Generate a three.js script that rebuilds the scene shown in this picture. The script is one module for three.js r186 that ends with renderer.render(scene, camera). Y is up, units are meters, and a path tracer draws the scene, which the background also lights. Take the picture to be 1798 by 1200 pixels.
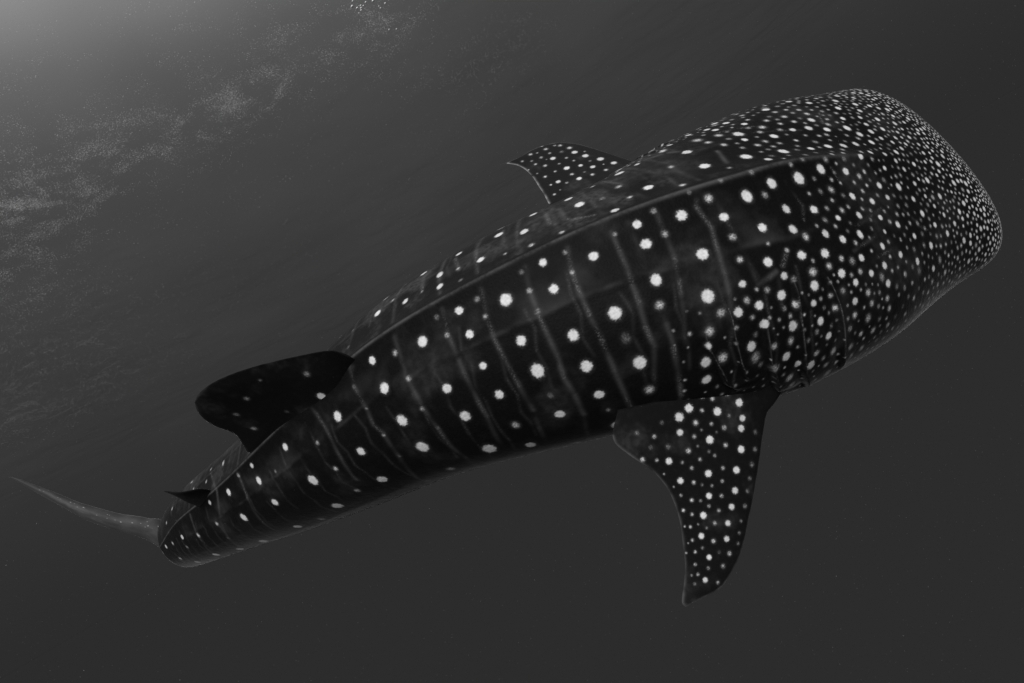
import * as THREE from 'three';
import { ImprovedNoise } from 'three/addons/math/ImprovedNoise.js';
import { Brush, Evaluator, ADDITION } from 'three-bvh-csg';
import { mergeVertices } from 'three/addons/utils/BufferGeometryUtils.js';

// ---------------------------------------------------------------- camera, light, exposure
const scene = new THREE.Scene();
// Camera at the origin, pitched a little down and rolled; its axes in the world's y-up metres.
const RIGHT = new THREE.Vector3(0.8645, -0.502, -0.0252), UP = new THREE.Vector3(0.5026, 0.8634, 0.0434), BACK = new THREE.Vector3(0.0, -0.0502, 0.9987);
const camera = new THREE.PerspectiveCamera(52, 1024 / 683, 0.05, 30000);
camera.quaternion.setFromRotationMatrix(new THREE.Matrix4().makeBasis(RIGHT, UP, BACK));
const fromCamera = (x, y, z) => new THREE.Vector3().addScaledVector(RIGHT, x).addScaledVector(UP, y).addScaledVector(BACK, z);
scene.add(camera);

const SUN = fromCamera(-0.38, 0.41, 0.83).normalize();          // high, behind and left of the camera
const sun = new THREE.DirectionalLight(0xffffff, 3.7);
sun.position.copy(SUN).multiplyScalar(20);
sun.target.position.set(0, -0.5, -3);
sun.castShadow = true;
sun.shadow.radius = 80;                                          // the water scatters the sun into a wide glow
sun.shadow.mapSize.set(2048, 2048);
Object.assign(sun.shadow.camera, { left: -5, right: 5, top: 5, bottom: -5, near: 1, far: 60 });
scene.add(sun, sun.target);

// Underwater daylight: dark below, slowly paler with height, and the wide bright window of sky light above about 40 degrees.
{
  const w = 1024, h = 512, data = new Float32Array(w * h * 4), noise = new ImprovedNoise(), d = new THREE.Vector3();
  for (let j = 0; j < h; j++) for (let i = 0; i < w; i++) {
    const el = ((j + 0.5) / h - 0.5) * Math.PI, az = ((i + 0.5) / w - 0.5) * 2 * Math.PI, deg = el * 180 / Math.PI;
    d.set(Math.cos(el) * Math.cos(az), Math.sin(el), Math.cos(el) * Math.sin(az));
    let L = 0.0250;
    if (deg > 0) L = 0.0256 + 0.0012 * deg + 0.44 / (1 + Math.exp((40 - deg) / 3.4));
    if (deg > 8) L *= 1 + 0.10 * (noise.noise(d.x * 6, d.y * 9, d.z * 6) + 0.5 * noise.noise(d.x * 13, d.y * 18, d.z * 13 + 3));
    data.set([L, L, L, 1], (j * w + i) * 4);
  }
  const sky = new THREE.DataTexture(data, w, h, THREE.RGBAFormat, THREE.FloatType);
  sky.mapping = THREE.EquirectangularReflectionMapping;
  sky.magFilter = sky.minFilter = THREE.LinearFilter;
  sky.wrapS = THREE.RepeatWrapping;
  sky.needsUpdate = true;
  scene.background = scene.environment = sky;
}

const renderer = new THREE.WebGLRenderer({ antialias: true });
renderer.setSize(1024, 683);
renderer.toneMapping = THREE.LinearToneMapping;
renderer.toneMappingExposure = 1;
renderer.shadowMap.enabled = true;

// ---------------------------------------------------------------- helpers
let seed = 7;
const rnd = () => { seed |= 0; seed = seed + 0x6D2B79F5 | 0; let t = Math.imul(seed ^ seed >>> 15, 1 | seed); t = t + Math.imul(t ^ t >>> 7, 61 | t) ^ t; return ((t ^ t >>> 14) >>> 0) / 4294967296; };
const perlin = new ImprovedNoise();
const fbm = (x, y, z, n = 4) => { let s = 0, a = 0.5; for (let k = 0; k < n; k++) { s += a * perlin.noise(x, y, z); x = x * 2.03 + 5.1; y = y * 2.03 + 1.7; z = z * 2.03 + 9.2; a *= 0.5; } return s; };
const clamp = (x, a = 0, b = 1) => Math.min(b, Math.max(a, x));
const smooth = (a, b, x) => { const t = clamp((x - a) / (b - a)); return t * t * (3 - 2 * t); };
const toSRGB = (x) => x <= 0.0031308 ? 12.92 * x : 1.055 * Math.pow(x, 1 / 2.4) - 0.055;
function greyTexture(w, h, f, srgb = true) {
  const data = new Uint8Array(w * h * 4);
  for (let j = 0; j < h; j++) for (let i = 0; i < w; i++) {
    const v = f((i + 0.5) / w, (j + 0.5) / h), b = Math.round(255 * clamp(srgb ? toSRGB(v) : v)), o = (j * w + i) * 4;
    data[o] = data[o + 1] = data[o + 2] = b; data[o + 3] = 255;
  }
  const t = new THREE.DataTexture(data, w, h, THREE.RGBAFormat);
  if (srgb) t.colorSpace = THREE.SRGBColorSpace;
  t.magFilter = THREE.LinearFilter; t.minFilter = THREE.LinearMipmapLinearFilter; t.generateMipmaps = true;
  t.wrapS = t.wrapT = THREE.ClampToEdgeWrapping;
  t.needsUpdate = true;
  return t;
}

// ---------------------------------------------------------------- measured shape and markings of the animal
// STATIONS from snout to tail: spine point, dorsal direction, half width, height above and below the spine (metres).
// Body spots: metres behind the snout, degrees from the back ridge (right flank positive), radius, strength.
const FLANK_SPOTS = [
  [1.257, -28, .02, .9], [1.281, -15.9, .017, .8], [1.32, -32.1, .02, .8], [1.368, -4.1, .016, .9], [1.387, -22.4, .018, .8], [1.406, -10, .021, 1], [1.411, -28.5, .017, .8], [1.416, -34.5, .026, .7],
  [1.507, .5, .012, .4], [1.507, 8, .015, .5], [1.536, -5.9, .012, .5], [1.55, -26.7, .022, .9], [1.574, 6.9, .022, 1], [1.588, -38.8, .02, .8], [1.588, -12.3, .019, 1], [1.588, 18.5, .016, 1],
  [1.603, 24.7, .01, .6], [1.632, .3, .011, .3], [1.632, 31.1, .018, 1], [1.68, -20.1, .014, .6], [1.684, 11.6, .018, 1], [1.694, 19.3, .017, .7], [1.699, 4.4, .016, .8], [1.708, 28, .016, .8],
  [1.732, 37, .014, .9], [1.737, -4.1, .015, .8], [1.747, 1, .01, .3], [1.8, 7.2, .02, 1], [1.8, 22.9, .022, 1], [1.819, -11.3, .019, 1], [1.833, 38.8, .021, 1], [1.867, 3.1, .012, .5],
  [1.867, 11.8, .015, .5], [1.886, -21.3, .015, .6], [1.891, -9.3, .012, .7], [1.924, 5.4, .017, 1], [1.924, 13.1, .018, 1], [1.939, 27.5, .019, 1], [1.953, 37.3, .017, .7], [1.958, -17.2, .016, .3],
  [1.958, -3.3, .016, .9], [1.987, 5.9, .01, .5], [2.025, 84.9, .02, .9], [2.03, -20.6, .019, 1], [2.035, 72, .018, .8], [2.04, 57.6, .022, 1], [2.054, 45.8, .019, .2], [2.059, 10.5, .019, 1],
  [2.059, 34.7, .021, 1], [2.116, -3.9, .014, .8], [2.126, 5.1, .012, .4], [2.126, 13.1, .011, .6], [2.15, 90, .026, 1], [2.16, 76.6, .011, .4], [2.169, 66.3, .02, 1], [2.174, 51.4, .02, 1],
  [2.179, 37, .018, 1], [2.188, 16.2, .018, 1], [2.193, 5.1, .014, 1], [2.212, -5.1, .014, .8], [2.227, -19.3, .018, .9], [2.251, 22.1, .015, .3], [2.255, 12.9, .015, .5], [2.26, 4.9, .011, .3],
  [2.299, -8.5, .01, .6], [2.308, 58.4, .012, .3], [2.308, 69.9, .021, 1], [2.313, 45.5, .022, 1], [2.323, 102.3, .023, .5], [2.327, 30.6, .019, 1], [2.332, 12.1, .021, 1], [2.39, -13.9, .017, 1],
  [2.414, 14.7, .013, .5], [2.423, 6.7, .013, .4], [2.467, -5.9, .01, .4], [2.471, 49.4, .017, 1], [2.476, 68.1, .019, .8], [2.481, -16.7, .011, .7], [2.481, 34.2, .016, 1], [2.481, 86.7, .022, .9],
  [2.486, 18.8, .018, 1], [2.495, 7.5, .016, 1], [2.553, -10.3, .016, .9], [2.558, -20.6, .016, .9], [2.563, 14.7, .013, .6], [2.577, 5.7, .012, .3], [2.625, 53.7, .018, 1], [2.63, -14.9, .009, .4],
  [2.635, 37.3, .02, 1], [2.635, 79.5, .027, 1], [2.654, 12.1, .02, 1], [2.702, -15.4, .015, .9], [2.745, 54.3, .013, .2], [2.75, 24.7, .015, .6], [2.755, 41.4, .013, .5], [2.764, 10.3, .012, .6],
  [2.851, 22.6, .021, 1], [2.851, 41.9, .02, 1], [2.855, 7.2, .016, 1], [2.855, 60.9, .023, 1], [2.865, 87.2, .022, .7], [2.956, 26, .011, .3], [2.956, 43.5, .011, .5], [2.966, 12.3, .013, .2],
  [2.971, 59.1, .012, .2], [3.038, 91.5, .023, .2], [3.095, 1.8, .018, 1], [3.095, 19, .019, 1], [3.095, 43.7, .021, 1], [3.148, 67.6, .024, 1], [3.249, 101.8, .026, .5], [3.258, 23.1, .012, .6],
  [3.268, 43.2, .013, .8], [3.302, 65.6, .017, .6], [3.335, -42.2, .018, .5], [3.402, -13.9, .013, .2], [3.426, 41.4, .023, 1], [3.46, 11.6, .018, 1], [3.494, 71, .026, 1], [3.508, 97.5, .027, .4],
  [3.614, 20.6, .011, .3], [3.695, 78.9, .022, .5], [3.762, 5.7, .012, .9], [3.762, 40.1, .02, 1], [3.767, 18, .018, 1], [3.863, 75.1, .022, 1], [3.906, 4.4, .012, .6], [4.065, 9.5, .017, 1],
  [4.069, 37, .021, 1], [4.132, -22.4, .015, .8], [4.223, 79.2, .024, 1], [4.3, 6.2, .014, .9], [4.338, -32.4, .012, .7], [4.338, 28.5, .015, .8], [4.353, -18.5, .012, .8], [4.362, 50.1, .014, .2],
  [4.463, 78.2, .021, 1], [4.54, -23.4, .01, .7], [4.593, 29.3, .017, .8], [4.641, -42.4, .013, .7], [4.66, -44.5, .011, .7], [4.669, 68.7, .02, 1], [4.78, 19.3, .014, .9], [4.804, 33.7, .012, .4],
  [4.861, -25.2, .011, .8], [4.943, 64.5, .018, .9], [4.948, 14.9, .013, .8], [5.024, 38.8, .013, .8], [5.058, -49.1, .01, .7], [5.072, 9, .012, .9], [5.197, 10.3, .013, .7],
];
const GILL_SPOTS = [
  [.533, 87.9, .016, .4], [.542, 72, .015, .7], [.585, 55.5, .015, .8], [.614, 72.3, .017, .6], [.667, 78.7, .017, .5], [.71, 59.1, .016, .8], [.753, 49.9, .017, .5], [.782, 63.8, .015, .6],
  [.797, 78.9, .016, .6], [.825, 52.5, .016, .9], [.849, 45.3, .012, .5], [.888, 64.5, .016, .7], [.921, 55.8, .013, .8], [.95, 40.1, .015, .4], [.955, 45.8, .017, 1], [.96, 50.4, .023, .3],
  [.96, 70.2, .014, .5], [.984, 59.1, .011, .3], [.989, 75.9, .014, .2], [1.032, 63.5, .015, .7], [1.032, 81.5, .014, .4], [1.037, 55, .013, .7], [1.041, 44.5, .011, .5], [1.061, 40.9, .016, 1],
  [1.075, 49.9, .015, .8], [1.099, 71.2, .015, .6], [1.109, 46, .011, .5], [1.123, 65.6, .014, .2], [1.133, 78.9, .014, .4], [1.147, 36, .016, 1], [1.147, 58.6, .012, .6], [1.152, 54.5, .016, .3],
  [1.176, 69.9, .014, .2], [1.185, 44, .017, 1], [1.2, 51.9, .016, 1], [1.219, 63.8, .016, .7], [1.224, 48.6, .02, .5], [1.224, 58.6, .015, .7], [1.224, 73.3, .016, .6], [1.224, 82.5, .014, .4],
  [1.262, 54.8, .011, .5], [1.262, 76.1, .012, .3], [1.272, 45.8, .016, 1], [1.277, 81, .014, .3], [1.281, 60.9, .011, .4], [1.281, 67.6, .012, .3], [1.286, 38.8, .017, 1], [1.315, 58.4, .014, .8],
  [1.315, 72.5, .016, .7], [1.32, 49.6, .009, .3], [1.32, 53.2, .015, .8], [1.344, 64.8, .02, .6], [1.363, 47.6, .016, 1], [1.363, 81, .018, .7], [1.368, 44.2, .012, .5], [1.377, 37, .014, .8],
  [1.382, 71.2, .014, .8], [1.392, 54.8, .016, .9], [1.406, 42.4, .016, 1], [1.406, 60.7, .014, .8], [1.416, 82.3, .016, .5], [1.43, 33.4, .017, 1], [1.43, 48.9, .017, .5], [1.43, 75.6, .016, .6],
  [1.435, 65.8, .013, .5], [1.44, 38.3, .014, .8], [1.459, 85.6, .013, .8], [1.468, 55, .014, .8], [1.473, 49.4, .013, .6], [1.478, 103.4, .018, .4], [1.488, 75.9, .018, .8], [1.488, 90.8, .02, .6],
  [1.497, 62, .01, .3], [1.507, 38.6, .018, .8], [1.512, 53.2, .01, .3], [1.512, 66.1, .014, 1], [1.512, 82.5, .018, .6], [1.516, 31.6, .019, 1], [1.521, 43.7, .016, 1], [1.531, 76.9, .012, .5],
  [1.536, 58.1, .015, 1], [1.54, 90.8, .015, .4], [1.545, 50.1, .014, .9], [1.555, 62.2, .01, .4], [1.56, 72.3, .016, .8], [1.579, 39.3, .014, .4], [1.579, 77.7, .017, .9], [1.588, 64.8, .01, .3],
  [1.598, 48.9, .014, .8], [1.603, 37.3, .015, .9], [1.612, 77.1, .016, .9], [1.617, 90.5, .021, .6], [1.622, 53.2, .011, .6], [1.622, 57.6, .016, .9], [1.632, 44.2, .017, 1], [1.636, 49.6, .011, .5],
  [1.636, 63.8, .015, .7], [1.636, 83.8, .021, .8], [1.656, 70.5, .018, .9], [1.67, 41.1, .013, .5], [1.689, 51.9, .01, .5], [1.694, 64, .015, .6], [1.699, 40.1, .01, .5], [1.699, 74.8, .023, .6],
  [1.708, 46.3, .017, 1], [1.708, 54, .015, .9], [1.732, 72.5, .014, .3], [1.737, 43.5, .014, .6], [1.737, 50.4, .011, .5], [1.737, 57.9, .013, .3], [1.747, 68.1, .023, .5], [1.756, 62.5, .019, .9],
  [1.771, 47.3, .017, .9], [1.79, 53.2, .01, .5], [1.814, 46.3, .018, .7], [1.838, 65.1, .021, .8], [1.857, 52.5, .017, .8], [1.872, 58.4, .012, .9], [1.881, 66.3, .02, .9], [1.886, 75.1, .02, 1],
];
const HEAD_SPOTS = [
  [.077, 26.7, .012, .8], [.082, 39.1, .01, .9], [.12, 45.8, .01, .8], [.12, 53, .01, .9], [.144, 29.6, .011, .9], [.144, 35.2, .01, .8], [.144, 57.3, .009, .8], [.173, 20.1, .012, .9],
  [.182, -19.8, .009, .8], [.206, -42.7, .014, .9], [.216, 46.3, .01, .8], [.226, 15.9, .009, .8], [.235, -32.7, .012, .9], [.25, 28, .009, .8], [.25, 36.8, .014, 1], [.254, -21.1, .01, .9],
  [.254, 4.4, .009, .8], [.259, 12.1, .014, .9], [.259, 45, .011, .9], [.259, 58.1, .013, .9], [.288, 20.3, .014, 1], [.293, -5.4, .009, .8], [.302, 55, .011, .9], [.307, -.5, .009, .8],
  [.312, 40.9, .01, .8], [.317, -30.1, .01, .8], [.317, 4.1, .014, .9], [.326, 29.3, .01, .8], [.331, -14.7, .009, .8], [.336, 13.1, .01, .8], [.346, 46.3, .013, .9], [.35, 6.9, .01, .8],
  [.355, -9.5, .013, .9], [.355, 36.5, .011, .9], [.37, 25.2, .011, .8], [.374, 11.1, .009, .8], [.379, -17.5, .012, .9], [.379, 54, .01, .8], [.384, -34.7, .009, .7], [.384, -3.9, .009, .8],
  [.384, -1.8, .013, .9], [.389, -28.3, .016, 1], [.389, 18, .015, 1], [.403, 29.1, .014, 1], [.408, -13.1, .01, .8], [.408, 40.4, .01, .8], [.413, 7.2, .016, 1], [.422, 60.7, .011, .8],
  [.427, 22.9, .01, .8], [.446, 46.8, .013, .9], [.465, -17.5, .013, .9], [.465, -8, .013, .9], [.465, .8, .014, .9], [.47, -25.2, .013, .8], [.47, 32.1, .014, 1], [.48, -33.4, .016, 1],
  [.48, 20.6, .011, .8], [.485, -44.5, .013, .9], [.489, 12.1, .012, .9], [.504, 54.5, .012, .8], [.509, 4.9, .013, .9], [.509, 47.6, .014, .9], [.513, -18.3, .009, .7], [.518, -11.8, .011, .9],
  [.523, -26.7, .009, .7], [.533, 17.2, .009, .8], [.547, -50.7, .015, .9], [.547, -4.6, .013, .9], [.547, 36.5, .012, .9], [.557, -36.3, .015, 1], [.557, -21.6, .017, 1], [.566, 21.6, .016, .9],
  [.576, -8.7, .011, .9], [.576, 49.4, .012, .6], [.59, 13.1, .015, 1], [.595, -29.6, .013, .9], [.6, -14.7, .014, 1], [.605, 30.3, .01, .9], [.614, -2.6, .014, .9], [.614, 4.9, .015, 1],
  [.629, -42.7, .017, .9], [.633, -6.4, .012, .9], [.633, 16.5, .008, .8], [.633, 39.3, .015, 1], [.648, 24.9, .011, .9], [.653, -24.2, .013, .9], [.653, 11.6, .009, .9], [.667, 50.4, .013, .8],
  [.672, -18.8, .013, .9], [.672, 44, .012, .6], [.677, 2.6, .007, .7], [.677, 19.5, .011, .9], [.681, -9.3, .012, .9], [.686, -1, .015, 1], [.696, -33.9, .018, 1], [.696, -13.9, .017, .9],
  [.701, 13.1, .012, .9], [.71, 32.9, .016, 1], [.715, 6.4, .012, .9], [.729, 38.1, .015, .5], [.739, 2.6, .011, .9], [.749, -29.6, .013, .8], [.758, -24.7, .015, 1], [.768, 8.5, .012, .5],
  [.768, 14.1, .008, .7], [.768, 26.2, .016, 1], [.773, -44.2, .017, .9], [.773, -7.5, .015, 1], [.777, 19.3, .015, .9], [.782, -12.9, .016, .9], [.787, -.3, .015, .9], [.801, 32.7, .014, .5],
  [.801, 41.1, .018, 1], [.806, -17.7, .019, 1], [.816, -22.4, .012, .7], [.83, 13.1, .016, 1], [.84, -25.5, .012, .8], [.84, 9, .008, .7], [.84, 29.6, .014, .5], [.849, 5.1, .014, 1],
  [.859, -13.1, .012, .6], [.859, 17.5, .014, .2], [.869, -1.5, .014, .9], [.873, -21.6, .016, .7], [.873, 24.9, .012, .5], [.878, -7.2, .016, .9], [.883, -32.4, .018, .8], [.902, 13.1, .007, .4],
  [.907, 34.5, .015, 1], [.912, -26.7, .018, .9], [.912, -18.3, .02, 1], [.912, 20.8, .014, .5], [.921, -40.4, .014, .8], [.926, 6.7, .01, .5], [.936, 30.3, .01, .5], [.945, 16.7, .013, .9],
  [.95, 11.6, .016, 1], [.955, -6.7, .016, .9], [.96, .5, .017, 1], [.979, -21.1, .017, .9], [.979, 20.6, .009, .4], [.984, -33.7, .019, .8], [.984, 28.3, .015, 1], [.989, -27.8, .016, .8],
  [.989, -14.9, .013, .7], [.989, 5.9, .013, .8], [1.017, 34.7, .011, .7], [1.022, 11.1, .013, .8], [1.032, -7.2, .018, 1], [1.032, -1.5, .013, .8], [1.041, -16.5, .013, .6], [1.046, 32.7, .01, .3],
  [1.051, -28.3, .016, .8], [1.051, -21.9, .017, .9], [1.051, 17.5, .015, 1], [1.065, 24.4, .016, 1], [1.07, -33.7, .019, .8], [1.08, 9.5, .014, .6], [1.089, 5.4, .02, 1], [1.089, 30.3, .011, .9],
  [1.099, -1, .012, .7], [1.113, -14.1, .014, .8], [1.123, -6.9, .018, 1], [1.133, -28.8, .021, .8], [1.137, 14.7, .017, 1], [1.152, 9.3, .011, .6], [1.152, 28.3, .011, .4], [1.161, -19.8, .021, 1],
  [1.171, 22.4, .015, .9], [1.195, 18.5, .012, .7], [1.205, 3.9, .021, 1], [1.219, 37, .01, .8], [1.224, -21.9, .012, .5], [1.229, 29.8, .016, 1], [1.248, -7.7, .02, 1], [1.262, 6.7, .012, .5],
  [1.272, 11.3, .012, .4], [1.281, 22.1, .014, 1], [1.324, 30.3, .018, 1], [1.329, 5.7, .025, 1], [1.329, 11.3, .011, .6], [1.358, 17.2, .019, 1], [1.382, 26.7, .014, .9], [1.396, 23.1, .009, .6],
  [1.454, 5.1, .021, 1], [1.464, 14.4, .016, .9], [1.464, 25.7, .014, .8], [1.488, 34.7, .009, .6], [1.492, 21.9, .014, .9], [1.555, 28.5, .011, .6],
];
const STRIPES = [
  [.3, [1.747, 5.7, 1.737, 13.9, 1.756, 23.1, 1.766, 31.1, 1.776, 38.6]],
  [.22, [1.872, 20.6, 1.886, 30.1, 1.9, 38.6]],
  [.5, [1.953, 45.3, 1.953, 55.5, 1.958, 74.6, 1.958, 80.5]],
  [.3, [1.992, 4.9, 1.992, 12.3, 1.992, 19.3, 1.996, 27, 1.996, 34.7, 2.001, 43.5, 1.996, 52.5]],
  [.3, [2.126, 12.1, 2.126, 19.5, 2.121, 31.6, 2.112, 43.7, 2.107, 57.1, 2.102, 68.1, 2.092, 83.8]],
  [.3, [2.255, 12.9, 2.251, 22.6, 2.246, 32.9, 2.241, 41.7, 2.246, 53, 2.236, 62.5, 2.236, 74.6]],
  [.22, [2.409, 14.9, 2.409, 25.7, 2.399, 37.3, 2.39, 48.9, 2.385, 62.7]],
  [.22, [2.558, 15.7, 2.553, 27.8, 2.553, 36.5, 2.553, 49.1, 2.553, 57.9]],
  [.22, [2.755, 23.4, 2.75, 34.5, 2.75, 41.4, 2.745, 54, 2.755, 68.4, 2.75, 80.7]],
  [.2, [2.947, 2.8, 2.966, 12.1, 2.956, 26, 2.966, 35.5, 2.951, 42.7, 2.971, 59.1, 3.033, 81.8]],
  [.18, [3.215, -6.4, 3.186, 10, 3.177, 23.7, 3.201, 39.3, 3.239, 57.9]],
  [.25, [3.902, 3.1, 3.921, 21.6, 3.978, 52.7]],
  [.22, [4.314, -26.2, 4.165, 1, 4.233, 16.2, 4.353, 48.6, 4.41, 70.7]],
  [.2, [4.583, 16.5, 4.602, 37.5, 4.669, 66.6]],
  [.5, [2.145, -26.7, 2.14, -14.9]],
  [.45, [2.308, -32.9, 2.294, -7.2]],
  [.35, [2.5, -29.1, 2.476, -15.2]],
  [.35, [2.635, -31.9, 2.63, -17.2]],
  [.4, [2.097, -25.5, 2.088, -13.1, 2.068, -10, 2.011, -6.4]],
  [.45, [1.454, -19.3, 1.507, -9.5]],
  [.4, [1.152, 3.9, 1.152, 9.3]],
  [.3, [1.392, 5.9, 1.392, 11.1, 1.392, 14.7, 1.43, 20.1]],
  [.6, [1.214, 10.3, 1.233, 15.2]],
  [.6, [1.305, 35.5, 1.233, 33.7, 1.152, 31.4]],
  [.3, [1.31, 42.4, 1.205, 40.1, 1.104, 38.1]],
  [.25, [1.296, 25.7, 1.205, 26, 1.104, 22.9, 1.022, 20.6]],
  [.45, [.888, 23.1, .859, 27, .83, 31.1, .782, 34.2]],
  [.35, [1.689, 38.6, 1.651, 36.8, 1.622, 35.2]],
  [.4, [1.593, 33.4, 1.564, 29.8]],
];
const GILLS = [
  [[42.2, 1.468], [48.3, 1.464], [55.3, 1.459], [62.5, 1.459], [70.7, 1.459], [80.5, 1.454], [101.8, 1.396]],
  [[39.3, 1.584], [45.5, 1.588], [52.5, 1.598], [61.5, 1.603], [68.9, 1.603], [81.8, 1.593], [99, 1.54]],
  [[52.7, 1.704], [60.9, 1.708], [72.5, 1.708], [80.5, 1.689], [94.1, 1.656]],
  [[45, 1.795], [49.9, 1.795], [57.3, 1.8], [68.9, 1.795], [78.9, 1.776]],
  [[52.7, 1.872], [59.7, 1.872], [69.9, 1.852], [79.7, 1.833], [84.1, 1.804]],
];
const STATIONS = [
  [2.346, -.13, -3.531, .334, .237, .912, .565, .237, .237],
  [2.14, -.112, -3.459, .342, .23, .911, .556, .257, .249],
  [1.934, -.091, -3.385, .361, .217, .907, .563, .283, .272],
  [1.729, -.068, -3.308, .37, .228, .901, .589, .317, .311],
  [1.525, -.047, -3.23, .358, .278, .891, .621, .359, .359],
  [1.319, -.034, -3.155, .321, .362, .875, .641, .404, .402],
  [1.11, -.027, -3.086, .284, .434, .855, .643, .452, .432],
  [.9, -.018, -3.024, .258, .464, .847, .623, .489, .444],
  [.687, .005, -2.975, .22, .506, .834, .577, .498, .439],
  [.471, .039, -2.951, .117, .545, .83, .531, .491, .426],
  [.256, .08, -2.966, -.019, .546, .838, .502, .483, .415],
  [.044, .119, -3.009, -.11, .531, .84, .479, .472, .405],
  [-.166, .15, -3.065, -.185, .527, .83, .454, .454, .395],
  [-.373, .17, -3.136, -.282, .513, .811, .427, .435, .383],
  [-.574, .175, -3.224, -.389, .471, .792, .401, .415, .37],
  [-.769, .17, -3.325, -.445, .434, .783, .376, .394, .355],
  [-.96, .167, -3.434, -.454, .42, .786, .353, .369, .337],
  [-1.15, .168, -3.544, -.463, .4, .791, .332, .341, .318],
  [-1.338, .172, -3.658, -.479, .377, .793, .312, .311, .296],
  [-1.523, .179, -3.775, -.494, .359, .792, .293, .282, .272],
  [-1.707, .187, -3.895, -.503, .348, .791, .275, .255, .249],
  [-1.891, .196, -4.016, -.513, .332, .792, .261, .232, .229],
  [-2.073, .201, -4.139, -.543, .283, .791, .244, .209, .209],
  [-2.252, .195, -4.266, -.588, .171, .79, .216, .182, .183],
  [-2.428, .178, -4.397, -.604, .118, .788, .176, .15, .15],
];
const NEAR_PECTORAL = {
  O: [.561, -.455, -2.672], U: [-.827, .517, .222], V: [-.492, -.856, .161],
  lead: [[-.321, -.121], [-.237, -.003], [-.198, .04], [-.174, .122], [-.146, .241], [-.122, .335], [-.098, .411], [-.071, .496], [-.046, .561], [-.008, .619], [.028, .663], [.063, .684], [.123, .707], [.174, .73]],
  trail: [[.402, .04], [.425, .137], [.415, .163], [.36, .206], [.279, .258], [.225, .318], [.199, .373], [.18, .439], [.173, .514], [.168, .586], [.176, .652], [.186, .716], [.174, .73]],
  spots: [
    [.083, -.02, .016, .9], [.134, .031, .018, 1], [.172, .064, .019, .9], [.022, .041, .018, 1], [-.019, -.033, .017, .9], [-.068, .006, .017, 1], [-.081, .063, .014, .9], [-.074, .101, .015, .9],
    [-.07, .179, .016, 1], [-.046, .255, .015, 1], [-.036, .329, .014, .9], [-.019, .387, .013, .9], [-.001, .445, .012, .9], [.007, .5, .012, .9], [-.001, .551, .011, .7], [.055, .145, .017, 1],
    [.066, .268, .015, 1], [.067, .348, .013, 1], [.092, .417, .014, 1], [.103, .489, .012, 1], [.078, .563, .011, 1], [.097, .64, .011, .9], [.049, .65, .009, .5], [.171, .12, .014, .9],
    [.14, .186, .013, .8], [.215, .224, .014, 1], [.173, .294, .013, 1], [.109, .084, .014, .8], [.083, .038, .011, .6], [.041, -.006, .012, .7], [-.004, .1, .013, .6], [.047, .087, .01, .6],
    [.116, .134, .011, .6], [-.007, .164, .012, .7], [.038, .203, .009, .5], [.06, .188, .009, .3], [.096, .217, .01, .6], [.129, .248, .01, .6], [.123, .3, .01, .7], [.133, .363, .01, .8],
    [.134, .413, .009, .6], [.166, .399, .009, .8], [.142, .457, .008, .7], [.137, .503, .008, .7], [.129, .544, .008, .7], [.131, .587, .008, .6], [.123, .621, .008, .6], [.008, .248, .01, .6],
    [.013, .295, .009, .6], [.019, .348, .01, .6], [.032, .4, .009, .6], [.05, .445, .01, .6], [.058, .507, .011, .8], [.101, .53, .008, .4], [.039, .546, .009, .2], [.026, .594, .011, .5],
    [.083, .6, .009, .4], [.054, .312, .008, .5], [.092, .308, .008, .3], [.1, .365, .008, .4], [.069, .384, .009, .5], [.082, .461, .008, .3], [.113, .448, .006, .4], [.27, .136, .011, .6],
    [.335, .124, .012, .3], [.24, .085, .011, .2], [.314, .219, .012, .8], [.261, .221, .009, .6], [.165, .228, .009, .4], [.217, .172, .013, .3], [.284, .175, .012, .2], [-.13, .178, .013, .3],
    [-.113, .234, .013, .3], [-.1, .285, .011, .3], [-.088, .331, .011, .3], [-.074, .385, .011, .4], [-.054, .438, .009, .3], [-.045, .48, .009, .3], [-.038, .517, .009, .3], [-.135, .114, .013, .2],
    [.173, .346, .008, .5], [.163, .455, .006, .6], [.162, .547, .006, .5], [.146, .624, .006, .4], [.137, .653, .008, .3], [.234, .27, .006, .5], [.199, .316, .006, .4], [-.025, .056, .011, .3],
    [.103, .169, .008, .3], [.087, .11, .008, .3], [.027, .117, .008, .2], [.153, .514, .005, .5],
  ],
};
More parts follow.
